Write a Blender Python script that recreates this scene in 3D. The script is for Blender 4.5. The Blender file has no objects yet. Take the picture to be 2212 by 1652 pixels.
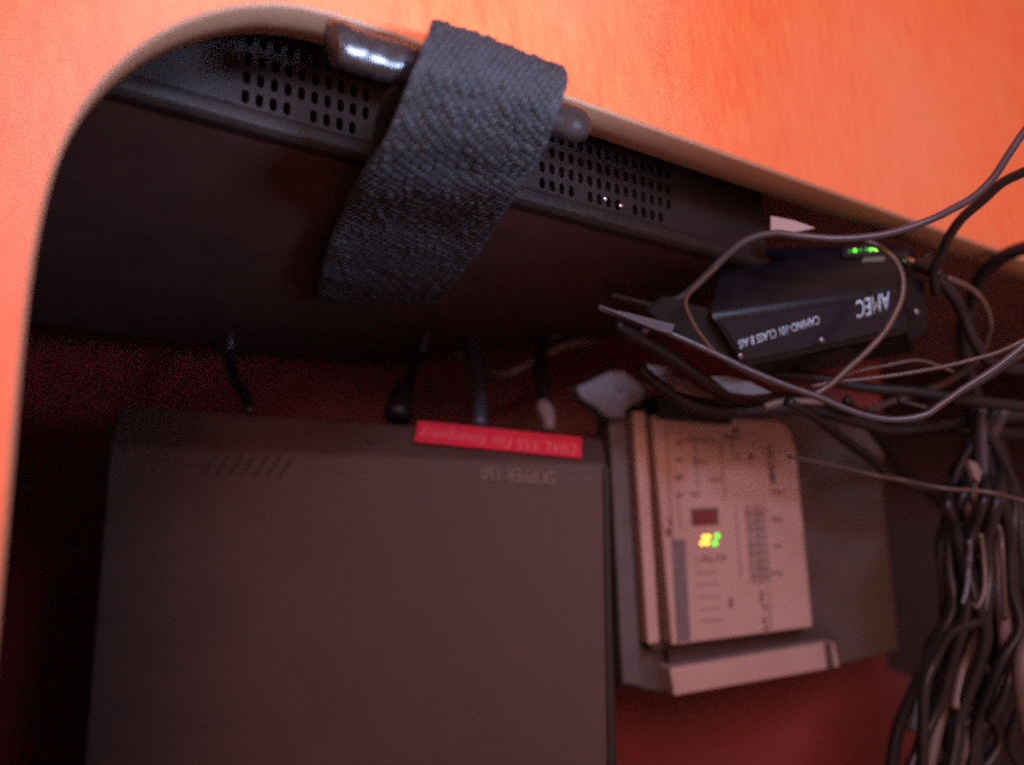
import bpy, bmesh, math, random
from mathutils import Vector, Matrix, noise
random.seed(7)
S = bpy.context.scene
COL = S.collection
F = 2052.0; CX, CY = 1106.0, 826.0          # survey of the photograph at 2212 x 1652

# ------------------------------------------------------------ camera
cd = bpy.data.cameras.new('camera'); cam = bpy.data.objects.new('camera', cd); COL.objects.link(cam)
cam.location = (0, 0, 0); cam.rotation_euler = (math.radians(90), 0, 0)
cd.sensor_fit = 'HORIZONTAL'; cd.sensor_width = 36; cd.lens = 36*F/2212
cd.clip_start = 0.01; cd.clip_end = 50
cd.dof.use_dof = True; cd.dof.focus_distance = 0.39; cd.dof.aperture_fstop = 36*F/2212/1000/0.0086
S.camera = cam
# ------------------------------------------------------------ world and lamps
W = bpy.data.worlds.new('World'); S.world = W; W.use_nodes = True
bg = W.node_tree.nodes['Background']; bg.inputs[0].default_value = (1.0, 0.44, 0.36, 1); bg.inputs[1].default_value = 0.50
S.view_settings.view_transform = 'Standard'; S.view_settings.look = 'None'
S.view_settings.exposure = 0; S.view_settings.gamma = 1
S.cycles.use_denoising = False; S.cycles.use_adaptive_sampling = True; S.cycles.adaptive_threshold = .045; S.cycles.adaptive_min_samples = 24

def area(name, loc, target, size, power, colour):
    l = bpy.data.lights.new(name, 'AREA'); l.shape = 'DISK'; l.size = size; l.energy = power; l.color = colour
    o = bpy.data.objects.new(name, l); COL.objects.link(o); o.location = loc
    o.rotation_euler = (Vector(target)-Vector(loc)).to_track_quat('-Z', 'Y').to_euler(); return o
area('cabin_lamp', (0.05, -0.80, 0.56), (0.0, 0.40, 0.0), 0.45, 8.7, (1.0, 0.48, 0.39))
area('skylight', (0.30, -0.13, 0.42), (0.16, 0.52, 0.0), 0.14, 2.9, (0.45, 0.62, 1.0))
wl = area('bar_highlight_light', (0.33, 0.0, 0.05), (-0.03, 0.33, 0.135), 0.12, 0.22, (0.50, 0.66, 1.0)); wl.data.spread = math.radians(36)  # added narrow cool beam, aimed to put a highlight along the vinyl bar

# ------------------------------------------------------------ helpers
def ray(px, py): return Vector(((px-CX)/F, 1.0, (CY-py)/F))
def P(px, py, d): return ray(px, py)*d
class Pl:
    def __init__(s, p, n): s.p = Vector(p); s.n = Vector(n).normalized()
    def hit(s, px, py):
        r = ray(px, py); return r*(s.p.dot(s.n)/r.dot(s.n))
    def off(s, d): return Pl(s.p+s.n*d, s.n)      # positive = away from the viewer
def Pl3(a, b, c):
    A, B, C = P(*a), P(*b), P(*c); n = (B-A).cross(C-A).normalized()
    if n.y < 0: n = -n
    return Pl(A, n)

def thing(name, label, cat, loc, group=None):
    o = bpy.data.objects.new(name, None); COL.objects.link(o); o.location = loc
    o.empty_display_size = 0.01; o['label'] = label; o['category'] = cat
    if group: o['group'] = group
    return o
def link(name, me, mat, parent=None, smooth=False, bevel=0, seg=2):
    o = bpy.data.objects.new(name, me); COL.objects.link(o)
    if mat: me.materials.append(mat)
    if parent:
        o.parent = parent; o.matrix_parent_inverse = Matrix.Translation(-parent.location)
    if smooth:
        for p in me.polygons: p.use_smooth = True
    if bevel:
        m = o.modifiers.new('bevel', 'BEVEL'); m.width = bevel; m.segments = seg; m.limit_method = 'ANGLE'; m.angle_limit = 0.5
        for p in me.polygons: p.use_smooth = True
        w = o.modifiers.new('wn', 'WEIGHTED_NORMAL'); w.keep_sharp = False
    return o
def tag(o, label, cat, group=None):
    o['label'] = label; o['category'] = cat
    if group: o['group'] = group
    return o
def raw(name, verts, faces, mat, parent=None, **k):
    me = bpy.data.meshes.new(name); me.from_pydata([tuple(v) for v in verts], [], faces); me.update()
    bm = bmesh.new(); bm.from_mesh(me); bmesh.ops.recalc_face_normals(bm, faces=bm.faces); bm.to_mesh(me); bm.free()
    return link(name, me, mat, parent, **k)
def loft(name, A, B, mat, parent=None, **k):
    n = len(A); V = list(A)+list(B)
    Fc = [tuple(range(n)), tuple(range(2*n-1, n-1, -1))]+[(i, (i+1) % n, n+(i+1) % n, n+i) for i in range(n)]
    return raw(name, V, Fc, mat, parent, **k)
def prism(name, pl, pts, th, mat, parent=None, **k):
    A = [pl.hit(*p) for p in pts]; B = [a+pl.n*th for a in A]
    return loft(name, A, B, mat, parent, **k)
def rnd(pts, idx, r, n=5):                         # round the corners listed in idx of a pixel outline
    out = []
    N = len(pts)
    for i, p in enumerate(pts):
        if i not in idx: out.append(p); continue
        a, b, c = Vector(pts[i-1]), Vector(p), Vector(pts[(i+1) % N])
        s = b+(a-b).normalized()*r; e = b+(c-b).normalized()*r
        for k in range(n+1):
            t = k/n; q = s*(1-t)**2+b*2*t*(1-t)+e*t*t; out.append((q.x, q.y))
    return out
def spline(ps, sub=8):
    q = [ps[0]*2-ps[1]]+list(ps)+[ps[-1]*2-ps[-2]]; out = []
    for i in range(1, len(q)-2):
        p0, p1, p2, p3 = q[i-1:i+3]
        for k in range(sub):
            t = k/sub
            out.append(0.5*((2*p1)+(-p0+p2)*t+(2*p0-5*p1+4*p2-p3)*t*t+(-p0+3*p1-3*p2+p3)*t*t*t))
    out.append(ps[-1]); return out
def tube_mesh(path, rad, sides=10, flat=1.0, wr=0, seed=0):
    V, Fc = [], []; n = len(path)
    T = (path[1]-path[0]).normalized(); up = Vector((0.1, -1, 0.2)); nrm = (up-T*up.dot(T)).normalized()
    for i, p in enumerate(path):
        T = (path[min(i+1, n-1)]-path[max(i-1, 0)]).normalized()
        nrm = (nrm-T*nrm.dot(T)).normalized(); bi = T.cross(nrm)
        r = rad[i] if isinstance(rad, list) else rad
        for k in range(sides):
            a = 2*math.pi*k/sides; rr = r
            v = nrm*math.cos(a)*flat+bi*math.sin(a)
            if wr: rr = r*(1+wr*noise.noise(Vector((p+v*r)*260)+Vector((seed, 0, 0))))
            V.append(p+v*rr)
    for i in range(n-1):
        for k in range(sides):
            Fc.append((i*sides+k, i*sides+(k+1) % sides, (i+1)*sides+(k+1) % sides, (i+1)*sides+k))
    Fc.append(tuple(range(sides))); Fc.append(tuple((n-1)*sides+k for k in range(sides)))
    return V, Fc
def cable(name, pts, rD, mat, label, cat='cable', group=None, parent=None, sub=8, sides=10, flat=1.0):
    ps = [P(*p) for p in pts]; path = spline(ps, sub)
    rad = [rD*p.y/F for p in path]
    V, Fc = tube_mesh(path, rad, sides, flat)
    base = path[0]
    if parent is None: V = [v-base for v in V]
    o = raw(name, V, Fc, mat, parent, smooth=True)
    if parent is None:
        o.location = base; tag(o, label, cat, group)
    return o
def text(name, s, pl, a, b, top, mat, parent, lift=0.0003, bold=0.0, th=0.0003):
    """a, b: pixels at the start and end of the baseline; top: pixel above the start"""
    c = bpy.data.curves.new('lettering', 'FONT'); c.body = s; c.size = 1; c.resolution_u = 3; c.offset = bold
    t = bpy.data.objects.new('lettering_source', c); COL.objects.link(t)
    dg = bpy.context.evaluated_depsgraph_get(); me = bpy.data.meshes.new_from_object(t.evaluated_get(dg))
    bpy.data.objects.remove(t); bpy.data.curves.remove(c)
    xs = [v.co.x for v in me.vertices]; ys = [v.co.y for v in me.vertices]
    x0, x1, y0, y1 = min(xs), max(xs), min(ys), max(ys)
    q = pl.off(-lift); A = q.hit(*a); U = q.hit(*b)-A; Wv = q.hit(*top)-A
    for v in me.vertices:
        v.co = A+U*((v.co.x-x0)/(x1-x0))+Wv*((v.co.y-y0)/(y1-y0))
    bm = bmesh.new(); bm.from_mesh(me)
    r = bmesh.ops.extrude_face_region(bm, geom=bm.faces[:])
    for e in r['geom']:
        if isinstance(e, bmesh.types.BMVert): e.co -= pl.n*th
    bmesh.ops.recalc_face_normals(bm, faces=bm.faces); bm.to_mesh(me); bm.free()
    return link(name, me, mat, parent)
def dot(name, pl, px, py, rD, mat, parent, h=0.001, dome=True, sx=1.0):
    """a small domed disc lying on a plane"""
    c = pl.hit(px, py); r = rD*c.y/F; n = -pl.n
    u = Vector((1, 0, 0)); u = (u-n*u.dot(n)).normalized(); w = n.cross(u)
    V = []; rings = [(1, 0), (1, .5), (.75, .85), (.3, 1)] if dome else [(1, 0), (1, 1), (.9, 1.05)]
    for k, (f, z) in enumerate(rings):
        for i in range(14):
            a = 2*math.pi*i/14; V.append(c+u*math.cos(a)*r*f*sx+w*math.sin(a)*r*f+n*h*z)
    Fc = [(k*14+i, k*14+(i+1) % 14, (k+1)*14+(i+1) % 14, (k+1)*14+i) for k in range(len(rings)-1) for i in range(14)]
    Fc += [tuple(range(14)), tuple((len(rings)-1)*14+i for i in range(14))]
    return raw(name, V, Fc, mat, parent, smooth=True)

# ------------------------------------------------------------ materials
def mat(name, c, rough=0.5, metal=0.0, c2=None, scale=40, bump=0.0, bscale=400, coat=0, stretch=None, spec=0.5, alpha=1, emit=None, es=0, trans=0):
    m = bpy.data.materials.new(name); m.use_nodes = True; nt = m.node_tree; N = nt.nodes; L = nt.links
    b = N['Principled BSDF']; b.inputs['Roughness'].default_value = rough; b.inputs['Metallic'].default_value = metal
    b.inputs['Base Color'].default_value = (*c, 1); b.inputs['Coat Weight'].default_value = coat
    b.inputs['Specular IOR Level'].default_value = spec; b.inputs['Alpha'].default_value = alpha
    b.inputs['Transmission Weight'].default_value = trans
    tc = N.new('ShaderNodeTexCoord'); mp = N.new('ShaderNodeMapping'); L.new(tc.outputs['Object'], mp.inputs[0])
    if stretch: mp.inputs['Scale'].default_value = stretch
    if c2:
        n = N.new('ShaderNodeTexNoise'); n.inputs['Scale'].default_value = scale; n.inputs['Detail'].default_value = 6; n.inputs['Roughness'].default_value = .65
        L.new(mp.outputs[0], n.inputs['Vector'])
        r = N.new('ShaderNodeValToRGB'); r.color_ramp.elements[0].position = .33; r.color_ramp.elements[1].position = .68
        r.color_ramp.elements[0].color = (*c, 1); r.color_ramp.elements[1].color = (*c2, 1)
        L.new(n.outputs['Fac'], r.inputs[0]); L.new(r.outputs[0], b.inputs['Base Color'])
        mr = N.new('ShaderNodeMapRange'); mr.inputs[3].default_value = max(0, rough-.08); mr.inputs[4].default_value = min(1, rough+.1)
        L.new(n.outputs['Fac'], mr.inputs[0]); L.new(mr.outputs[0], b.inputs['Roughness'])
    if bump:
        n2 = N.new('ShaderNodeTexNoise'); n2.inputs['Scale'].default_value = bscale; n2.inputs['Detail'].default_value = 3
        L.new(mp.outputs[0], n2.inputs['Vector'])
        bp = N.new('ShaderNodeBump'); bp.inputs['Strength'].default_value = bump; bp.inputs['Distance'].default_value = 0.001
        L.new(n2.outputs['Fac'], bp.inputs['Height']); L.new(bp.outputs[0], b.inputs['Normal'])
    if emit:
        b.inputs['Emission Color'].default_value = (*emit, 1); b.inputs['Emission Strength'].default_value = es
    return m
def wood(name, a, b_, c_, rough, direction, freq=60, bump=.08):
    """long-grained veneer: three tones, streaks along one axis, broad blotches"""
    m = mat(name, a, rough); nt = m.node_tree; N = nt.nodes; L = nt.links; b = N['Principled BSDF']
    tc = N.new('ShaderNodeTexCoord'); mp = N.new('ShaderNodeMapping'); L.new(tc.outputs['Object'], mp.inputs[0])
    mp.inputs['Rotation'].default_value = direction; mp.inputs['Scale'].default_value = (1, 1, .07)
    n = N.new('ShaderNodeTexNoise'); n.inputs['Scale'].default_value = freq*4; n.inputs['Detail'].default_value = 8; n.inputs['Roughness'].default_value = .7
    L.new(mp.outputs[0], n.inputs['Vector'])
    n3 = N.new('ShaderNodeTexNoise'); n3.inputs['Scale'].default_value = 7; n3.inputs['Detail'].default_value = 3
    L.new(tc.outputs['Object'], n3.inputs['Vector'])
    r = N.new('ShaderNodeValToRGB'); e = r.color_ramp.elements; e[0].position = .3; e[0].color = (*a, 1); e[1].position = .72; e[1].color = (*b_, 1)
    L.new(n.outputs['Fac'], r.inputs[0])
    mx = N.new('ShaderNodeMix'); mx.data_type = 'RGBA'; mx.inputs['B'].default_value = (*c_, 1)
    mr = N.new('ShaderNodeMapRange'); mr.inputs[1].default_value = .38; mr.inputs[2].default_value = .66; mr.inputs[4].default_value = .55
    L.new(n3.outputs['Fac'], mr.inputs[0]); L.new(mr.outputs[0], mx.inputs['Factor']); L.new(r.outputs[0], mx.inputs['A'])
    L.new(mx.outputs['Result'], b.inputs['Base Color'])
    bp = N.new('ShaderNodeBump'); bp.inputs['Strength'].default_value = bump; bp.inputs['Distance'].default_value = .0006
    L.new(n.outputs['Fac'], bp.inputs['Height']); L.new(bp.outputs[0], b.inputs['Normal'])
    return m

M = {}
M['panel'] = wood('orange_veneer', (.78, .125, .030), (.86, .245, .066), (.78, .28, .14), .5, (0, .5, 0))
M['edge'] = wood('bare_wood_edge', (.42, .24, .145), (.48, .29, .18), (.36, .19, .115), .6, (0, 1.2, 0), 40)
M['mahogany'] = wood('mahogany', (.16, .008, .007), (.21, .014, .010), (.11, .005, .005), .55, (0, 1.5, 0), 40)
M['void'] = mat('dark_void', (.035, .016, .016), .8, c2=(.05, .022, .02), scale=20)  # near-black colour standing for the unlit depth of the locker
M['case'] = mat('black_coated_steel', (.010, .0052, .0046), .6, c2=(.016, .0085, .0075), scale=60, bump=.2, bscale=900, spec=.3)
M['under'] = mat('lifted_brown_underside', (.050, .024, .021), .7, c2=(.07, .034, .029), scale=30, bump=.2, bscale=700, spec=.25)  # raised above the front plate's colour in place of light bounced into the recess
M['lining'] = mat('brown_lining', (.17, .075, .065), .8, c2=(.24, .10, .085), scale=14, bump=.3, bscale=300)
M['slot'] = mat('slot_brown', (.022, .011, .009), .7)
M['hole'] = mat('hole_black', (.004, .003, .004), .9)
M['box'] = mat('charcoal_box', (.045, .0215, .016), .62, c2=(.063, .030, .022), scale=25, bump=.25, bscale=1500)
M['boxedge'] = mat('charcoal_bezel', (.035, .024, .024), .5, c2=(.042, .032, .032), scale=60, bump=.2, bscale=1500)
M['red'] = mat('red_label', (.62, .022, .045), .5, c2=(.52, .018, .040), scale=200)
M['redtext'] = mat('faded_lettering', (.68, .12, .15), .5)
M['faint'] = mat('faint_lettering', (.13, .075, .062), .5)
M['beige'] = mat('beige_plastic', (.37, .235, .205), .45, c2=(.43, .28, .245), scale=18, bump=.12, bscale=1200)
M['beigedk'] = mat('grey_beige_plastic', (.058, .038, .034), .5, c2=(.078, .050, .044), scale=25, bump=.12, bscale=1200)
M['beigegap'] = mat('dark_seam', (.035, .018, .018), .6, c2=(.05, .026, .024), scale=60)
M['ink'] = mat('grey_ink', (.10, .05, .05), .6)
M['inkblue'] = mat('blue_grey_print', (.10, .078, .088), .5, c2=(.15, .11, .12), scale=300)
M['window'] = mat('dark_red_window', (.12, .02, .022), .25, c2=(.17, .03, .03), scale=200)
M['ais'] = mat('black_plastic', (.005, .0045, .007), .3, c2=(.008, .007, .010), scale=60, bump=.1, bscale=900, spec=.3)
M['aislabel'] = mat('navy_black_label', (.006, .008, .018), .22)
M['white'] = mat('white_print', (.42, .62, .80), .5)
M['steel'] = mat('steel', (.6, .6, .66), .25, 1.0)
M['dullsteel'] = mat('dull_steel', (.22, .22, .25), .35, 1.0)
M['green'] = mat('green_led', (.1, .6, .05), .3, emit=(.10, 1.0, .04), es=1.9)
M['greendim'] = mat('dim_green_led', (.05, .3, .03), .3, emit=(.03, .55, .02), es=.35)
M['greenhot'] = mat('bright_green_led', (.2, .8, .1), .3, emit=(.45, 1.0, .08), es=3.0)
M['amber'] = mat('amber_led', (.9, .6, .1), .3, emit=(1.0, .50, .04), es=3.5)
M['black'] = mat('black_cable', (.009, .007, .008), .36, c2=(.014, .010, .012), scale=80, bump=.1, bscale=700, spec=.35)
M['grey'] = mat('grey_cable', (.045, .042, .052), .32, c2=(.06, .054, .064), scale=80)
M['greyblue'] = mat('slate_cable', (.045, .045, .06), .35, c2=(.06, .055, .07), scale=80)
M['cream'] = mat('cream_wire', (.15, .105, .09), .5, c2=(.10, .068, .058), scale=90)
M['pink'] = mat('pale_pink_plastic', (.20, .13, .125), .45, c2=(.13, .085, .08), scale=90)
M['copper'] = mat('clear_copper_wire', (.085, .052, .038), .42, c2=(.055, .036, .03), scale=150, coat=.1)
M['paleblue'] = mat('pale_plastic', (.125, .125, .155), .5, c2=(.085, .085, .11), scale=40, bump=.3, bscale=120)
M['rail'] = mat('slate_plastic', (.095, .078, .085), .5, c2=(.07, .056, .062), scale=60)
M['greyish'] = mat('grey_nylon', (.085, .088, .11), .45, c2=(.06, .062, .08), scale=60)
M['paper'] = mat('white_paper', (.38, .29, .28), .7)
M['vinyl'] = mat('black_vinyl', (.016, .013, .015), .28, c2=(.028, .021, .022), scale=120, bump=.35, bscale=150, coat=.3, spec=.5)
M['vinyl'].node_tree.nodes['Principled BSDF'].inputs['Coat Roughness'].default_value = .16
M['strap'] = mat('navy_webbing', (.034, .037, .042), .7, c2=(.022, .025, .029), scale=250, bump=.3, bscale=2500, spec=.4)

# ------------------------------------------------------------ plywood panel with its rounded opening
th = math.radians(33.5)
PP = Pl((0, .34, 0), (-math.sin(th), math.cos(th), -.20))
hole_px = [(2700, 735), (2400, 630), (2212, 562), (1983, 483), (1750, 398), (1520, 317), (1300, 240), (1150, 184), (1000, 129), (850, 76), (770, 47), (700, 24), (650, 14), (600, 9), (550, 10), (500, 17),
           (455, 28), (415, 41), (375, 58), (340, 76), (305, 100), (272, 126), (243, 152), (215, 183), (192, 213), (168, 250), (148, 288), (130, 330), (113, 378), (100, 424), (88, 480), (76, 545), (66, 610), (57, 680),
           (49, 760), (41, 850), (34, 940), (26, 1040), (17, 1130), (8, 1220), (-4, 1350), (-18, 1500), (-34, 1660), (-60, 1900), (-90, 2150), (2700, 2400)]
eN = PP.n; eU = (PP.hit(2212, 562)-PP.hit(1300, 240)).normalized(); eV = eN.cross(eU)
if eV.z > 0: eV = -eV                              # eV runs down the panel
O0 = PP.hit(1300, 240)
def uv(v): d = v-O0; return Vector((d.dot(eU), d.dot(eV)))
def w(u, v, n=0): return O0+eU*u+eV*v+eN*n
H = [uv(PP.hit(*p)) for p in hole_px]
Hs = []                                             # smoothed outline
for _ in range(2):
    H = [H[0]]+[H[i]*.5+(H[i-1]+H[i+1])*.25 for i in range(1, len(H)-1)]+[H[-1]]
nH = len(H)
def offs(d):
    out = []
    for i in range(nH):
        t = (H[(i+1) % nH]-H[i-1]).normalized(); n = Vector((t.y, -t.x)); out.append(H[i]+n*d)
    return out
cen = sum(H, Vector((0, 0)))/nH
sgn = 1 if (offs(.01)[20]-cen).length > (H[20]-cen).length else -1
panel = thing('wooden_panel', 'orange wood locker panel with a large rounded opening cut through it', 'panel', w(0, -.05))
T = .019; R = .0013
# front face with hole
bm = bmesh.new()
Ho = offs(sgn*R)
hv = [bm.verts.new(w(p.x, p.y, 0)) for p in Ho]
ov = [bm.verts.new(w(*p)) for p in [(-1.0, -.7), (.9, -.7), (.9, .9), (-1.0, .9)]]
es = [bm.edges.new((hv[i], hv[(i+1) % nH])) for i in range(nH)]+[bm.edges.new((ov[i], ov[(i+1) % 4])) for i in range(4)]
bmesh.ops.triangle_fill(bm, use_beauty=True, edges=es)
for f in list(bm.faces):
    pass
r = bmesh.ops.extrude_face_region(bm, geom=bm.faces[:])
for e in r['geom']:
    if isinstance(e, bmesh.types.BMVert): e.co += eN*T
bmesh.ops.recalc_face_normals(bm, faces=bm.faces)
me = bpy.data.meshes.new('veneer_face'); bm.to_mesh(me); bm.free(); link('veneer_face', me, M['panel'], panel)
# cut edge: a rolled strip of bare wood
rings = [(R, .0003), (R*.75, -.0003), (R*.3, .0005), (R*.05, R*.55), (-.0003, R), (-.0004, T*.5), (0, T+.0004), (R, T+.0006)]
V = []; Fc = []
for d, n in rings:
    for p in offs(sgn*d): V.append(w(p.x, p.y, n))
for k in range(len(rings)-1):
    for i in range(nH): Fc.append((k*nH+i, k*nH+(i+1) % nH, (k+1)*nH+(i+1) % nH, (k+1)*nH+i))
raw('cut_edge', V, Fc, M['edge'], panel, smooth=True)

# ------------------------------------------------------------ the locker behind
def slab(name, V4, n, m):
    A = [Vector(v) for v in V4]; o = loft(name, A, [a+Vector(n) for a in A], m); o['kind'] = 'structure'; return o
BK = Pl3((1100, 820, .70), (300, 820, .69), (1100, 1652, .66))
bk = prism('locker_back', BK, [(-500, 300), (1890, 300), (1915, 1440), (2060, 1500), (2090, 2300), (-500, 2300)], .015, M['mahogany']); bk['kind'] = 'structure'
hull = prism('locker_hull', Pl((0, 1.0, 0), (0, 1, 0)), [(-1500, -1200), (4200, -1200), (4200, 3300), (-1500, 3300)], .02, M['void']); hull['kind'] = 'structure'
# side and roof linings, closing the locker off from the cabin's light
def lining(name, a, b, m):
    (u0, v0), (u1, v1) = a, b
    d = Vector((v1-v0, u0-u1)).normalized()*.012
    A = [w(u0, v0, T+.001), w(u1, v1, T+.001), w(u1, v1, .62), w(u0, v0, .62)]
    B = [p+eU*d.x+eV*d.y for p in A]
    o = loft(name, A, B, m); o['kind'] = 'structure'
uL = min(p.x for p in H)-.02; uR = max(p.x for p in H)+.02; vB = max(p.y for p in H)+.03
lining('locker_roof', (uL-.02, -.05), (uR+.1, -.05), M['lining'])
lining('locker_side', (uL, -.05), (uL+.02, vB+.1), M['lining'])
lining('locker_floor', (uL-.05, vB), (uR+.1, vB), M['mahogany'])

# ------------------------------------------------------------ ventilated case slung under the deck
oA = .034
PA = PP.off(oA)
vr = .5*(uv(PA.hit(1100, 405)).y+uv(PA.hit(1390, 500)).y)      # height of its lower front edge
uA0 = uv(PA.hit(110, 330)).x; uA1 = uv(PA.hit(1662, 585)).x
case = thing('ventilated_case', 'dark ventilated metal case held up by the webbing strap', 'case', w(uA1*.5, vr, oA+.1))
# front plate with real slots
V = []; Fc = []
cu, cv = .0052, .0078
NU = int((uA1-uA0)/cu); NV = 9; vtop = vr-.004-NV*cv
g1 = uv(PA.hit(1165, 400)).x; g2 = uv(PA.hit(1450, 470)).x; g3 = uv(PA.hit(520, 200)).x; g4 = uv(PA.hit(800, 250)).x
def q(u, v, n=0): V.append(w(u, v, oA+n)); return len(V)-1
for i in range(NU):
    for j in range(NV):
        u0 = uA0+i*cu; v0 = vtop+j*cv; u1 = u0+cu; v1 = v0+cv; um = (u0+u1)/2
        has = (g1 < um < g2 or g3 < um < g4) and 1 <= j <= NV-1 and not (j == NV-1 and (i*7 % 5 == 0))
        a = [q(u0, v0), q(u1, v0), q(u1, v1), q(u0, v1)]
        if not has: Fc.append(tuple(a)); continue
        cx = um; cy = (v0+v1)/2; hu, hv_ = cu*.27, cv*.34
        ring = []
        for sx, sy in ((-1, -.6), (-.4, -1), (.4, -1), (1, -.6), (1, .6), (.4, 1), (-.4, 1), (-1, .6)):
            ring.append((cx+sx*hu, cy+sy*hv_))
        f_ = [q(*p) for p in ring]; b_ = [q(p[0], p[1], .0025) for p in ring]
        Fc += [(a[0], a[1], f_[2], f_[1]), (a[1], a[2], f_[4], f_[3]), (a[2], a[3], f_[6], f_[5]), (a[3], a[0], f_[0], f_[7]),
               (a[0], f_[1], f_[0]), (a[1], f_[3], f_[2]), (a[2], f_[5], f_[4]), (a[3], f_[7], f_[6])]
        for k in range(8): Fc.append((f_[k], f_[(k+1) % 8], b_[(k+1) % 8], b_[k]))
me = bpy.data.meshes.new('front_plate'); me.from_pydata([tuple(v) for v in V], [], Fc)
bm = bmesh.new(); bm.from_mesh(me); bmesh.ops.remove_doubles(bm, verts=bm.verts, dist=1e-6); bm.to_mesh(me); bm.free()
link('front_plate', me, M['case'], case)
loft('dark_backing', [w(uA0, vtop, oA+.006), w(uA1, vtop, oA+.006), w(uA1, vr-.004, oA+.006), w(uA0, vr-.004, oA+.006)],
     [w(uA0, vtop, oA+.012), w(uA1, vtop, oA+.012), w(uA1, vr-.004, oA+.012), w(uA0, vr-.004, oA+.012)], M['hole'], case)  # black sheet behind the slots, standing for the dark inside the case
# rolled lower edge and underside (seen from below)
def vee(u): return [w(u, vr-.004, oA-.0004), w(u, vr-.001, oA-.0012), w(u, vr+.002, oA-.0008), w(u, vr+.004, oA+.002), w(u, vr+.0035, oA+.008), w(u, vr-.003, oA+.008)]
loft('folded_edge', vee(uA0), vee(uA1), M['case'], case, bevel=.0008)
PBt = Pl(w(0, vr+.003, oA+.006), -eV)
PB = Pl(w(0, vr+.003, oA+.006), -eV if (-eV).y > 0 else eV)
far = [(20, 690), (300, 728), (600, 768), (800, 785), (900, 782), (1010, 757), (1150, 742), (1290, 735), (1450, 716), (1520, 660)]
fa = []
for p in far:
    h = PB.hit(*p); fa.append(h)

near = [w(uA1, vr+.003, oA+.006), w(uA0, vr+.003, oA+.006)]
low = near+fa
loft('underside', low, [p-PB.n*-.006 if PB.n.z > 0 else p+PB.n*-.006 for p in low], M['under'], case)
# small steel dots for the bright glints by the rolled edge
for px, py in ((1306, 430), (1340, 445)):
    dot('screw', PA, px, py, 6, M['steel'], case, h=.0012)

# ------------------------------------------------------------ vinyl-wrapped bar the strap is looped round
bp = [P(712, 92, .300), P(735, 96, .302), P(790, 118, .307), P(900, 150, .317), P(1050, 203, .333), P(1180, 248, .348), P(1262, 277, .358)]
path = spline(bp, 8); n = len(path)
rad = []
for i, p in enumerate(path):
    t = i/(n-1); e = min(1, math.sqrt(max(0.0, min(t, 1-t)*22))) if t < .5 else min(1, .8+min(.2, (1-t)*6))
    rad.append((54-14*t)*p.y/F*max(.12, e))
V, Fc = tube_mesh(path, rad, 28, .8, wr=.08, seed=3)
base = path[n//2]
bar = raw('wrapped_bar', [v-base for v in V], Fc, M['vinyl'], smooth=True); bar.location = base
tag(bar, 'short shiny black vinyl-wrapped bar lying along the top edge under the strap', 'grab bar')

# ------------------------------------------------------------ webbing strap
def webbing(name, L, Rr, parent, rows, cols=96, thick=.0016, amp=.0011, m='strap'):
    A = spline([p if isinstance(p, Vector) else P(*p) for p in L], 12); B = spline([p if isinstance(p, Vector) else P(*p) for p in Rr], 12)
    la = [0]
    for i in range(1, len(A)): la.append(la[-1]+((A[i]+B[i])/2-(A[i-1]+B[i-1])/2).length)
    tot = la[-1]
    def at(Q, s):
        s = max(0, min(tot*.9999, s)); k = 0
        while la[k+1] < s: k += 1
        return Q[k].lerp(Q[k+1], (s-la[k])/(la[k+1]-la[k]))
    G = [[at(A, tot*i/rows).lerp(at(B, tot*i/rows), j/cols) for j in range(cols+1)] for i in range(rows+1)]
    V = []; 
    for i in range(rows+1):
        for j in range(cols+1):
            du = G[i][min(j+1, cols)]-G[i][max(j-1, 0)]; dv = G[min(i+1, rows)][j]-G[max(i-1, 0)][j]
            nn = du.cross(dv).normalized()
            if nn.dot(G[i][j]) > 0: nn = -nn
            s = tot*i/rows/.0034; u = j/cols*22
            u2 = u+.42*s; c = math.floor(u2); ph = s*1.0+(.5 if c % 2 else 0)
            k = .75+.5*noise.cell(Vector((c*1.7, math.floor(ph)*2.3, 5)))
            h = abs(math.sin(math.pi*(u2-c)))**.6*(.3+.7*abs(math.sin(math.pi*ph))**.7)*k
            wob = noise.noise(G[i][j]*45)*.0012
            edge = min(j, cols-j)/cols; h *= min(1, edge*30+.2)
            V.append(G[i][j]+nn*(amp*h+wob))
    Fc = [(i*(cols+1)+j, i*(cols+1)+j+1, (i+1)*(cols+1)+j+1, (i+1)*(cols+1)+j) for i in range(rows) for j in range(cols)]
    me = bpy.data.meshes.new(name); me.from_pydata([tuple(v) for v in V], [], Fc); me.update()
    o = link(name, me, M[m], parent, smooth=True)
    sd = o.modifiers.new('thick', 'SOLIDIFY'); sd.thickness = thick; sd.offset = 0
    return o
strap = thing('webbing_strap', 'wide dark navy woven webbing strap folded over the bar at the top edge', 'strap', P(1050, 160, .33))
Ls = [P(*p) for p in [(950, 74, .345), (936, 50, .326), (928, 62, .312), (912, 108, .305), (886, 168, .305), (843, 275, .315), (800, 345, .33), (770, 395, .35)]]
Rs = [P(*p) for p in [(1200, 180, .355), (1212, 150, .340), (1226, 170, .326), (1214, 215, .322), (1196, 262, .325), (1176, 318, .335), (1143, 368, .348), (1108, 425, .362)]]
lower = Pl(PB.p-PB.n*(.006 if PB.n.z > 0 else -.006), PB.n)
Ls += [lower.hit(*p) for p in [(738, 455), (708, 530), (690, 600)]]+[PB.off(.004 if PB.n.z > 0 else -.004).hit(684, 662)]
Rs += [lower.hit(*p) for p in [(1066, 496), (1020, 562), (972, 622)]]+[PB.off(.004 if PB.n.z > 0 else -.004).hit(935, 664)]
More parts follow.
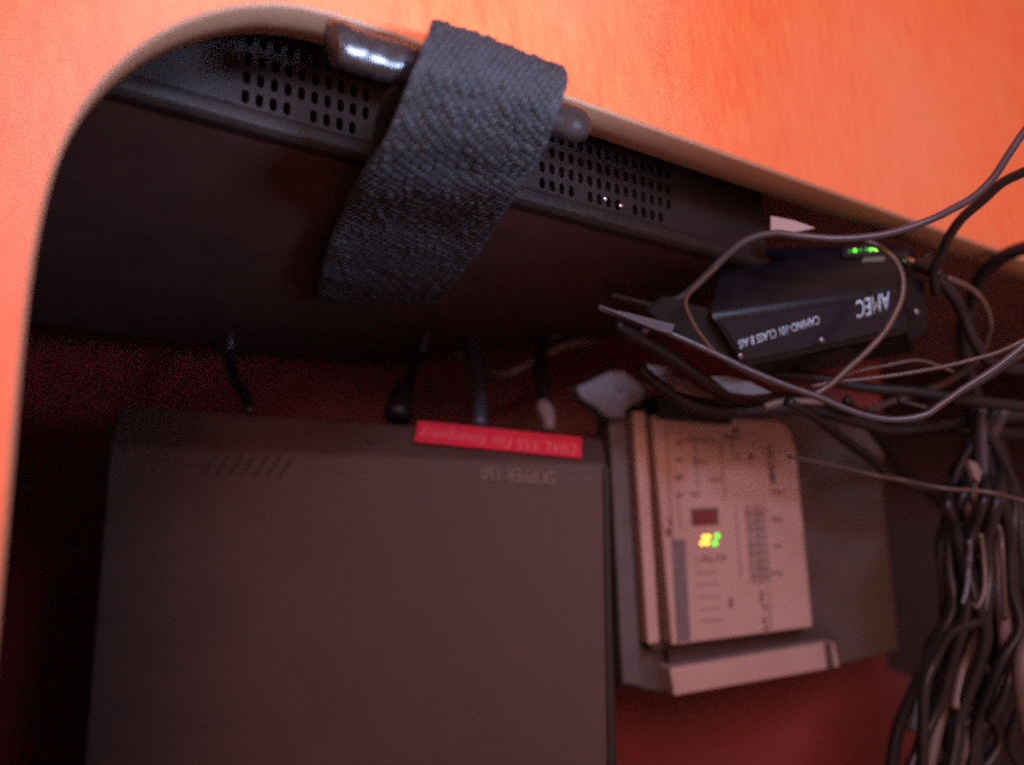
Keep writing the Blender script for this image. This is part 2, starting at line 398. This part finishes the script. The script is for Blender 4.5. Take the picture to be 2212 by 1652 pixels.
webbing('outer_web', Ls, Rs, strap, 760, 160)
webbing('inner_web', [(880, 150, .322), (850, 185, .318), (826, 215, .322), (812, 262, .334), (800, 330, .350), (770, 396, .366)],
        [(1080, 230, .345), (1050, 260, .345), (1010, 290, .345), (960, 330, .352), (930, 370, .362), (900, 420, .38)], strap, 160, 60)

# ------------------------------------------------------------ big charcoal box with the red label
PF = Pl3((235, 965, .520), (1312, 1003, .500), (235, 1652, .480))
radio = thing('electronics_box', 'big charcoal box with a red label reading DIAL 555 along its top edge', 'equipment box', P(760, 1700, .52))
fr = [PF.hit(*p) for p in [(235, 965), (1312, 1003), (1332, 2050), (150, 2050)]]
PC = PF.off(.016); mid = [PC.hit(*p) for p in [(258, 874), (1302, 947), (1348, 2080), (100, 2080)]]
mid2 = [m_+PF.n*.10 for m_ in mid]
ax = (mid[1]-mid[0]).normalized()
mid2[0] += ax*.0; 
V = fr+mid+mid2
Fc = [(0, 1, 2, 3), (8, 9, 10, 11)]+[(a+i, a+(i+1) % 4, a+4+(i+1) % 4, a+4+i) for a in (0, 4) for i in range(4)]
raw('body', V, Fc, M['box'], radio, bevel=.0025, seg=3)
# plane of the upper bevel
nC = (fr[1]-fr[0]).cross(mid[0]-fr[0]).normalized(); nC = nC if nC.y > 0 else -nC
PCh = Pl(fr[0], nC)
pr = [(903, 908), (1257, 944), (1256, 989), (895, 953)]
prism('red_label', PCh.off(-.0006), pr, .0005, M['red'], radio)
text('lettering', 'DIAL 555 For Emergency', PCh, (1246, 952), (912, 919), (1241, 981), M['redtext'], radio, lift=.0009, th=.0001)
text('lettering', 'SKIPPER 150', PF, (1198, 1018), (1040, 1007), (1198, 1047), M['faint'], radio, lift=.0008, th=.0002)
# shallow front lid line and screws at the left of the bevel
prism('lid_seam', PF.off(-.0003), [(300, 1000), (1290, 1034), (1290, 1037), (300, 1003)], .0004, M['boxedge'], radio)
prism('side_trim', PF.off(-.0015), [(1302, 1006), (1316, 1007), (1334, 2000), (1318, 2000)], .003, M['case'], radio, bevel=.0006)
for k in range(7):
    px, py = 452+k*27, 1000+k*1.2
    prism('vent_slot', PF.off(-.0004), [(px+14, py-22), (px+22, py-22), (px-8, py+24), (px-16, py+24)], .0005, M['slot'], radio)
for px, py in ((420, 950), (800, 975)):
    dot('screw', PCh, px, py-24, 6, M['boxedge'], radio, h=.0008)

# ------------------------------------------------------------ beige power module
PM = Pl3((1410, 905, .560), (1756, 925, .585), (1450, 1392, .545))
mod = thing('charger_module', 'beige electronic module with yellow and green lights beside the charcoal box', 'charger', P(1620, 1480, .57))
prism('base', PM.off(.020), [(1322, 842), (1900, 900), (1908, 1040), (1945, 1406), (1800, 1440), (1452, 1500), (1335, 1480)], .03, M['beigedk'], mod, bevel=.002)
prism('left_channel', PM.off(.012), [(1352, 880), (1422, 880), (1455, 1400), (1402, 1404)], .012, M['beigegap'], mod)
prism('side_rail', PM.off(.004), [(1312, 842), (1350, 850), (1388, 1480), (1345, 1478)], .022, M['rail'], mod, bevel=.0015)
prism('side_rail', PM, [(1367, 888), (1395, 888), (1426, 1388), (1400, 1392)], .014, M['beige'], mod, bevel=.0012)
cov = rnd([(1408, 895), (1700, 908), (1721, 975), (1757, 1354), (1452, 1394)], (1,), 30)
prism('cover', PM.off(-.004), cov, .022, M['beige'], mod, bevel=.0014)
prism('lower_seam', PM.off(.012), [(1445, 1390), (1765, 1345), (1810, 1382), (1445, 1450)], .01, M['beigegap'], mod)
prism('terminal_cover', PM.off(.002), rnd([(1447, 1443), (1802, 1384), (1815, 1440), (1457, 1503)], (1, 2), 8), .02, M['beige'], mod, bevel=.0012)
prism('end_clip', PM.off(-.0008), [(1785, 1390), (1797, 1388), (1804, 1440), (1792, 1442)], .004, M['beigedk'], mod, bevel=.0005)
PM4 = PM.off(-.004)
prism('window_frame', PM4.off(-.0008), [(1493, 1098), (1551, 1096), (1553, 1132), (1496, 1135)], .0009, M['ink'], mod)
prism('window', PM4.off(-.0012), [(1499, 1104), (1546, 1102), (1548, 1131), (1501, 1134)], .0010, M['window'], mod)
prism('label_strip', PM4.off(-.0005), [(1451, 1166), (1480, 1164), (1492, 1382), (1468, 1386)], .0006, M['inkblue'], mod)
prism('cover_line', PM4.off(-.0002), [(1438, 915), (1440, 915), (1466, 1390), (1463, 1390)], .0003, M['ink'], mod)
prism('printed_panel', PM4.off(-.0002), [(1607, 1092), (1652, 1090), (1668, 1260), (1622, 1262)], .0003, mat('pale_print', (.33, .22, .20), .55, c2=(.26, .16, .15), scale=500), mod)
for k, (px, py, r, m) in enumerate(((1516, 1173, 4, 'amber'), (1521, 1160, 4.5, 'amber'), (1530, 1159, 4.5, 'amber'), (1527, 1172, 4.5, 'amber'), (1549, 1157, 5.5, 'green'), (1544, 1173, 5.5, 'green'))):
    dot('indicator_light', PM4, px, py, r, M[m], mod, h=.0010)
def tx(s, a, b, t, bold=0.0): text('lettering', s, PM4, a, b, t, M['ink'], mod, lift=.0003, bold=bold, th=.0001)
# marks printed on the cover, upside down like the rest
tx('2', (1600, 980), (1592, 980), (1600, 996), .03); tx('4', (1628, 978), (1618, 978), (1628, 996), .03)
tx('12V', (1525, 992), (1495, 992), (1525, 1004)); tx('24V', (1560, 1030), (1530, 1030), (1560, 1042))
tx('ON', (1512, 1060), (1492, 1060), (1512, 1074)); tx('A', (1452, 1118), (1442, 1118), (1452, 1134), .03)
tx('B', (1448, 1140), (1438, 1140), (1448, 1158), .03)
tx('TX', (1540, 1196), (1516, 1196), (1540, 1212)); tx('RX', (1568, 1196), (1546, 1196), (1568, 1212)); tx('I', (1582, 1290), (1576, 1290), (1582, 1312), .05)
for k in range(9):
    y0 = 1104+k*17; L_ = (38, 30, 40, 24, 36, 40, 28, 38, 33)[k]
    tx(('INPUT 12', 'OUTPUT', 'NMEA DATA', 'FUSE', 'POWER', 'CLASS 2', 'PORT', 'SERIAL 4', 'MADE')[k], (1650+k*1.5, y0), (1650+k*1.5-L_, y0+1), (1650+k*1.5, y0+9))
tx('CAUTION', (1668, 960), (1675, 1040), (1655, 962), .02); tx('OUT', (1650, 1275), (1652, 1300), (1640, 1275), .03); tx('L N', (1656, 1305), (1660, 1360), (1645, 1306), .02)
for k in range(5): tx(('1 2 3 4', 'DATA', '0.5A', 'A B C', 'IN')[k], (1690, 1000+k*58), (1668, 1000+k*58), (1690, 1010+k*58), .01)
for k in range(4): tx(('SET', 'PWR', '8', 'AUX')[k], (1475, 950+k*38), (1458, 950+k*38), (1475, 960+k*38), .01)
for k in range(6): prism('printed_line', PM4.off(-.0002), [(1500+k*3, 1210+k*26), (1545+k*3, 1208+k*26), (1545+k*3, 1210+k*26), (1500+k*3, 1212+k*26)], .0003, M['ink'], mod)
tx('MODEL', (1600, 940), (1560, 938), (1600, 950)); tx('INSTALL', (1545, 948), (1480, 946), (1545, 957))
for px, py, ln in ((1589, 1095, 150), (1556, 950, 130), (1465, 1080, 60), (1500, 945, 110), (1614, 1095, 160), (1632, 1095, 165), (1660, 1270, 90), (1580, 940, 60)):
    prism('printed_line', PM4.off(-.0002), [(px, py), (px+2, py), (px+2+ln*.07, py+ln), (px+ln*.07, py+ln)], .0003, M['ink'], mod)
prism('dimple', PM4.off(-.0003), [(1664, 1020), (1674, 1020), (1676, 1045), (1667, 1046)], .0004, M['ink'], mod)
for px, py in ((1590, 930), (1862, 1385)):
    dot('screw', PM4 if px < 1700 else PM.off(.02), px, py, 7, M['ink'], mod, h=.0006)

# grey folded corner bracket standing off the module's top left
prism('corner_bracket', PM.off(-.006), [(1243, 836), (1302, 808), (1318, 800), (1350, 799), (1396, 836), (1392, 858), (1354, 884), (1352, 904), (1312, 902), (1286, 880), (1256, 862)], .016, M['paleblue'], mod, bevel=.0022, seg=3)
dot('bracket_screw', PM.off(-.006), 1338, 838, 9, M['rail'], mod, h=.0012)

# black plug on top of the module
plug = thing('module_plug', 'black connector plug pushed into the top of the beige module', 'plug', P(1500, 890, .56))
prism('plug_body', PM.off(-.008), rnd([(1418, 850), (1592, 862), (1584, 914), (1572, 918), (1424, 905)], (0, 1), 8), .024, M['black'], plug, bevel=.0015)
prism('plug_latch', PM.off(-.011), [(1470, 856), (1530, 860), (1528, 886), (1470, 884)], .004, M['black'], plug, bevel=.0008)

# ------------------------------------------------------------ transceiver
ais = thing('radio_transceiver', 'black box transceiver with white lettering and green lights, wrapped in cable loops', 'transceiver', P(1760, 800, .50))
def hN(px, py, d): return P(px, py, d)
Lp = [hN(1580, 535, .490), hN(1550, 580, .474), hN(1528, 672, .458), hN(1536, 690, .4565), hN(1600, 788, .462), hN(1612, 800, .466), hN(1650, 830, .520), hN(1650, 560, .540)]
Rp = [hN(1965, 528, .505), hN(1968, 556, .490), hN(1944, 614, .474), hN(1946, 630, .4725), hN(1962, 712, .478), hN(1966, 722, .482), hN(1975, 760, .536), hN(1985, 560, .550)]
loft('body', Lp, Rp, M['ais'], ais, bevel=.0022, seg=3)
PL = Pl3((1536, 690, .4565), (1946, 630, .4725), (1600, 788, .462))
prism('label_plate', PL.off(-.0006), rnd([(1556, 694), (1930, 640), (1944, 708), (1612, 778)], (0, 1, 2, 3), 8), .0006, M['aislabel'], ais)
text('lettering', 'AMEC', PL, (1921, 629), (1848, 650), (1924, 668), M['white'], ais, lift=.0009, bold=.012, th=.0001)
text('lettering', 'CAMINO-101 CLASS B AIS', PL, (1768, 681), (1594, 735), (1771, 700), M['white'], ais, lift=.0009, bold=.01, th=.0001)
PT = Pl3((1550, 580, .474), (1968, 556, .490), (1528, 672, .458))
for px, py, r, m in ((1846, 543, 4.5, 'green'), (1834, 545, 3.5, 'greendim'), (1858, 542, 3.5, 'greendim'), (1871, 541, 4.5, 'greendim'), (1880, 541, 4, 'green'), (1892, 538, 6.5, 'greenhot')):
    dot('indicator_light', PT, px, py, r, M[m], ais, h=.0014)
prism('light_bezel', PT.off(-.0004), rnd([(1820, 533), (1905, 527), (1908, 550), (1822, 556)], (0, 1, 2, 3), 4), .0005, M['aislabel'], ais)
prism('rating_sticker', PT.off(-.0004), [(1866, 556), (1912, 553), (1910, 564), (1862, 566)], .0005, mat('green_grey_sticker', (.09, .12, .09), .4), ais)
for px, py in ((1773, 735), (1598, 769), (1978, 674)):
    dot('screw', PL, px, py, 8, M['dullsteel'], ais, h=.0018)
prism('mounting_flange', PL.off(.004), rnd([(1945, 600), (2000, 600), (2005, 720), (1962, 735)], (1, 2), 16), .006, M['ais'], ais, bevel=.001)
prism('mounting_flange', PL.off(.006), [(1400, 672), (1440, 640), (1545, 672), (1605, 785), (1470, 722)], .006, M['hole'], ais)
V, Fc = tube_mesh(spline([P(1944, 560, .492), P(1960, 566, .482), P(1984, 572, .476)], 4), .0024, 12); raw('antenna_socket', V, Fc, M['steel'], ais, smooth=True)
V, Fc = tube_mesh(spline([P(1978, 570, .478), P(2005, 580, .474), P(2030, 600, .472)], 4), .0036, 14); raw('antenna_plug', V, Fc, M['black'], ais, smooth=True)

# ------------------------------------------------------------ cables
def Z(l, d0, d1=None):                              # points surveyed on the enlargement of the upper right
    d1 = d0 if d1 is None else d1; n = len(l)-1
    return [(1280+.4213*x, 256+.4213*y, d0+(d1-d0)*i/n) for i, (x, y) in enumerate(l)]
cable('cable', Z([(2420, -150), (2300, -30), (2212, 70), (2130, 190), (2050, 310), (1950, 405), (1850, 462), (1750, 512), (1600, 568), (1450, 603), (1250, 618), (1050, 602), (930, 590), (800, 620), (690, 700), (590, 800), (480, 900), (400, 945), (330, 1000), (260, 1100)], .415, .470), 8.5, M['greyblue'],
      'slate grey cable sweeping from the top right corner across the orange panel', group='cables around the transceiver')
cable('cable', Z([(2450, 180), (2330, 220), (2212, 275), (2100, 330), (2000, 420), (1900, 505), (1830, 600), (1790, 690), (1750, 780), (1760, 900)], .420, .475), 10.5, M['black'],
      'thick black cable bending down over the panel edge at right', group='cables around the transceiver')
cable('cable', Z([(640, 760), (560, 830), (478, 925), (500, 1020), (560, 1120), (640, 1210), (760, 1280), (900, 1345), (1080, 1390)], .436, .450), 5.5, M['copper'],
      'thin brown wire crossing the left end of the transceiver', group='cables around the transceiver')
cable('cable', Z([(1380, 620), (1470, 660), (1545, 720), (1585, 800), (1590, 880), (1570, 960), (1500, 1090), (1400, 1200), (1300, 1290), (1220, 1365), (1130, 1420)], .452, .444), 7, M['copper'],
      'shiny brown wire looping past the right end of the white lettering', group='cables around the transceiver')
cable('cable', Z([(30, 968), (200, 1030), (420, 1112), (640, 1212), (800, 1290), (1000, 1372), (1150, 1425), (1300, 1488), (1420, 1527), (1550, 1543), (1700, 1520), (1800, 1455), (1900, 1385), (2000, 1322), (2100, 1252), (2212, 1160), (2330, 1040)], .440, .430), 7.5, M['grey'],
      'long grey cable drooping below the transceiver then rising to the right edge', group='cables around the transceiver')
cable('cable', Z([(1820, 820), (1930, 868), (2000, 940), (2036, 1040), (2022, 1130), (1980, 1225), (1900, 1300), (1780, 1370), (1600, 1430), (1400, 1500)], .462, .54), 7.5, M['copper'],
      'copper brown wire curling in a half loop right of the transceiver', group='cables around the transceiver')
cable('cable', Z([(1120, 1375), (1240, 1352), (1400, 1335), (1600, 1308), (1800, 1272), (1950, 1235), (2100, 1190), (2300, 1090)], .456, .45), 4.5, M['copper'],
      'thin tan wire running level below the transceiver', group='cables around the transceiver')
cable('cable', Z([(1260, 1330), (1380, 1290), (1500, 1268), (1650, 1240), (1760, 1262), (1850, 1300)], .47, .47), 3.5, M['copper'],
      'thinnest tan wire, just above the level one below the transceiver', group='cables around the transceiver')
cable('cable', Z([(2320, 1190), (2212, 1210), (2090, 1290), (1960, 1370), (1860, 1420), (1760, 1470), (1700, 1480), (1560, 1440)], .48, .50), 6, M['black'],
      'black cable ending in a small tail below the brown half loop', group='cables around the transceiver')
cable('cable', Z([(120, 1060), (260, 1140), (420, 1230), (560, 1330), (700, 1400), (880, 1430), (1060, 1440), (1250, 1480), (1600, 1560), (2400, 1640)], .452, .56), 13, M['black'],
      'thick black cable under the long grey one left of the transceiver', group='cables around the transceiver')
cable('cable', Z([(240, 1280), (360, 1380), (520, 1470), (720, 1500), (950, 1490), (1150, 1500), (1380, 1560), (1560, 1600), (1900, 1560), (2400, 1500)], .50, .53), 13, M['black'],
      'black cable lying across the top of the beige module', group='cables around the transceiver')
cable('cable', Z([(1000, 1450), (1150, 1540), (1280, 1640), (1420, 1740), (1560, 1850), (1760, 1900), (2200, 1960), (2500, 2000)], .485, .60), 11, M['black'],
      'black cable slanting down over the right corner of the beige module', group='cables around the transceiver')
cable('cable', Z([(1300, 1440), (1400, 1560), (1500, 1690), (1580, 1800), (1700, 1900), (1900, 2100), (2200, 2500)], .50, .72), 9, M['black'],
      'black cable hanging behind the slanting one at the module corner', group='cables around the transceiver')
cable('cable', Z([(80, 900), (300, 960), (440, 1010), (700, 1240), (900, 1300), (1150, 1330), (1400, 1380), (1640, 1400), (1900, 1440), (2400, 1500)], .50, .50), 12, M['black'],
      'black cable running behind the loops below the transceiver', group='cables around the transceiver')
cable('cable', Z([(1700, 700), (1760, 800), (1840, 900), (1900, 1000), (1960, 1150), (2060, 1260), (2300, 1300)], .49, .49), 13, M['black'],
      'black cable dropping behind the copper brown half loop', group='cables around the transceiver')
cable('cable', Z([(2300, 640), (2120, 700), (2000, 800), (1950, 930), (1900, 1100), (1950, 1400), (2100, 1750), (2150, 2300)], .52, .62), 15, M['black'],
      'thick black cable deep at the right edge of the locker', group='cables around the transceiver')
cable('cable', [(1700, 985, .52), (1800, 1005, .51), (1888, 1026, .50), (1951, 1037, .50), (2037, 1054, .49), (2130, 1062, .49), (2212, 1082, .48), (2300, 1110, .47)], 4.5, M['copper'],
      'thin tan wire running right from the module towards the wire bundle')
# pale bits caught among them
def slip(name, pts, d, m, label, cat, tilt=0.0, th_=.0012):
    pl = Pl3((pts[0][0], pts[0][1], d), (pts[1][0], pts[1][1], d+tilt), (pts[-1][0], pts[-1][1], d-.004))
    o = prism(name, pl, pts, th_, m, None, bevel=.0003)
    c = sum((v.co for v in o.data.vertices), Vector())/len(o.data.vertices)
    for v in o.data.vertices: v.co -= c
    o.location = c; tag(o, label, cat); return o
slip('paper_tag', [(1665, 466), (1716, 476), (1762, 492), (1712, 502), (1694, 506), (1665, 498)], .462, M['paper'], 'small white paper tag tucked under the panel edge above the transceiver', 'paper tag')
slip('cable_tie', [(1300, 663), (1362, 676), (1458, 700), (1452, 720), (1420, 712)], .436, M['greyish'], 'pale flat cable tie at the left tip of the transceiver', 'cable tie')
slip('cable_tag', [(1534, 812), (1570, 812), (1620, 824), (1668, 848), (1620, 853), (1575, 846)], .478, M['greyish'], 'pale leaf-shaped tag showing through the black cables above the module', 'cable tag')
slip('cable_tag', [(1454, 812), (1485, 822), (1545, 858), (1500, 852), (1458, 840)], .505, M['pink'], 'pale pink wedge-shaped tag left of the leaf-shaped one', 'cable tag')
slip('terminal_block', [(1398, 786), (1452, 794), (1453, 838), (1400, 828)], .525, M['pink'], 'small pinkish terminal block beside the plastic flap', 'terminal block', th_=.008)
slip('cable_end', [(2092, 992), (2112, 1000), (2122, 1020), (2116, 1042), (2104, 1030)], .50, M['pink'], 'pinkish cable end above the wire bundle', 'cable end', th_=.004)
cable('wire', Z([(880, 1478), (960, 1455), (1060, 1450), (1180, 1455)], .49, .49), 8, M['cream'], 'short stretch of yellowish wire over the top of the module', 'wire')

# wires between the case and the big box
g = 'leads entering the charcoal box from above'
cable('lead', [(498, 700, .60), (496, 770, .60), (505, 815, .58), (528, 850, .56), (540, 890, .54)], 12, M['black'], 'leftmost black lead above the charcoal box', group=g)
k2 = thing('lead', 'black lead with a flared moulded plug left of the red label', 'cable', P(870, 780, .58), g)
cable('cord', [(925, 710, .60), (905, 770, .60), (882, 820, .58), (866, 860, .565), (858, 900, .555)], 13, M['black'], '', parent=k2)
V, Fc = tube_mesh([P(884, 824, .578), P(876, 840, .573), P(866, 862, .566), P(860, 892, .556), P(858, 904, .554)], [.0036, .0062, .0078, .0084, .0084], 14); raw('moulded_plug', V, Fc, M['black'], k2, smooth=True)
cable('lead', [(1020, 700, .61), (1026, 760, .60), (1033, 820, .585), (1036, 870, .565), (1037, 918, .548)], 17, M['greyblue'], 'slate grey lead standing behind the red label', group=g)
k4 = thing('lead', 'black lead ending in a pinkish plug at the right end of the red label', 'cable', P(1175, 800, .57), g)
cable('cord', [(1300, 700, .60), (1230, 715, .60), (1180, 740, .60), (1166, 790, .58), (1173, 840, .565), (1178, 880, .55)], 14, M['black'], '', parent=k4)
V, Fc = tube_mesh([P(1172, 868, .552), P(1174, 882, .549), P(1182, 894, .546), P(1186, 915, .542), P(1186, 930, .54)], [.0034, .0052, .005, .0038, .0038], 14); raw('plug', V, Fc, M['pink'], k4, smooth=True)
cable('cord', [(985, 760, .62), (1003, 778, .62), (1040, 800, .61), (1090, 808, .60), (1135, 790, .60), (1180, 765, .60), (1230, 744, .60), (1275, 736, .61), (1340, 712, .68)], 9.5, M['cream'],
      'thin white cord sagging between the leads above the red label', 'cord')

# ------------------------------------------------------------ wire bundle lower right
g = 'wires of the hanging bundle at the right'
def ZZ(l, d): return [(1707+.4835*x, 853+.4835*y, d+.004*math.sin(i*1.3)) for i, (x, y) in enumerate(l)]
WR = [
 ([(760, 440), (745, 560), (752, 740), (750, 900), (742, 990), (700, 1120), (640, 1240), (590, 1330), (540, 1500)], .520, 15, 'cream', 'cream wire at the left side of the bundle that swings out to the left'),
 ([(800, 470), (806, 600), (800, 740), (788, 870), (760, 1000), (730, 1180), (700, 1330), (660, 1480), (620, 1660), (600, 1750)], .512, 13, 'cream', 'cream wire in the middle of the bundle running to the bottom edge'),
 ([(830, 440), (860, 560), (868, 720), (866, 860), (850, 940), (838, 1040), (800, 1160), (765, 1260), (740, 1400)], .506, 11, 'pink', 'pinkish wire with the brightest stretch below the knot'),
 ([(890, 450), (925, 560), (940, 680), (935, 860), (960, 1060), (955, 1180), (900, 1300), (850, 1420), (800, 1560), (780, 1700)], .514, 15, 'pink', 'dull pink wire bowing out to the right of the bundle'),
 ([(700, 470), (740, 600), (780, 760), (800, 900), (760, 1080), (700, 1260), (660, 1400), (580, 1560), (520, 1700)], .500, 13, 'black', 'black wire crossing the front of the bundle to the lower left'),
 ([(870, 440), (820, 600), (790, 760), (830, 920), (850, 1000), (720, 1060), (650, 1180), (600, 1330), (590, 1700)], .497, 12, 'black', 'black wire knotted round the bundle'),
 ([(920, 460), (880, 640), (890, 800), (870, 960), (870, 1100), (820, 1260), (760, 1420), (740, 1560), (700, 1750)], .499, 15, 'black', 'black wire down the right front of the bundle'),
 ([(780, 430), (720, 560), (710, 760), (730, 940), (660, 1100), (560, 1300), (480, 1500), (440, 1750)], .508, 14, 'black', 'leftmost black wire of the bundle'),
 ([(940, 430), (980, 640), (990, 860), (1030, 1040), (940, 1200), (880, 1360), (830, 1500), (800, 1750)], .505, 14, 'black', 'black wire hanging free to the right of the bundle'),
 ([(880, 430), (900, 540), (935, 600), (945, 680), (950, 800), (960, 1000)], .502, 6, 'copper', 'thin rust brown wire at the top of the bundle'),
 ([(800, 650), (802, 720), (795, 800), (788, 870), (770, 930)], .494, 5, 'paleblue', 'thin bluish white wire at the front of the bundle'),
 ([(850, 620), (862, 700), (870, 800), (866, 880), (835, 945), (815, 930)], .493, 5, 'cream', 'thin cream wire with a hooked end at the front of the bundle'),
 ([(1130, 980), (1060, 1060), (1005, 1150), (985, 1250), (960, 1330), (890, 1460)], .500, 12, 'black', 'black wire entering the bundle from the right edge'),
]
for k, (pts, d, r, m, lab) in enumerate(WR): cable('wire', [] if 0 else ([(1707+.4835*(860+18*(k%7)-60), 853+.4835*(150-20*(k%3)), d+.10), (1707+.4835*(pts[0][0]*.7+840*.3), 853+.4835*(pts[0][1]-140), d+.045)] if pts[0][1] < 500 else [])+ZZ(pts, d), r, M[m], lab, 'wire', g)
cable('cable', ZZ([(1200, 920), (1130, 1000), (1075, 1090), (1045, 1180), (1040, 1290), (1055, 1420), (1085, 1540), (1150, 1640)], .495), 20, M['cream'],
      'thickest pale cable, bent, at the bottom right corner of the photo')

for k in range(16):
    rr = random.Random(40+k); x0 = 700+rr.random()*330; pts = [(860+rr.uniform(-60, 120), 60), (x0*.6+340, 300), (x0, 480)]
    for q_ in range(1, 7): pts.append((x0+(rr.random()-.5)*90-q_*rr.uniform(-12, 32), 480+q_*215))
    cable('wire', ZZ(pts, .512+.012*rr.random()), rr.choice((9, 11, 13)), M['black' if k % 5 else 'greyblue'], 'dark wire lost in the thick of the hanging bundle', 'wire', 'dark wires in the thick of the hanging bundle')
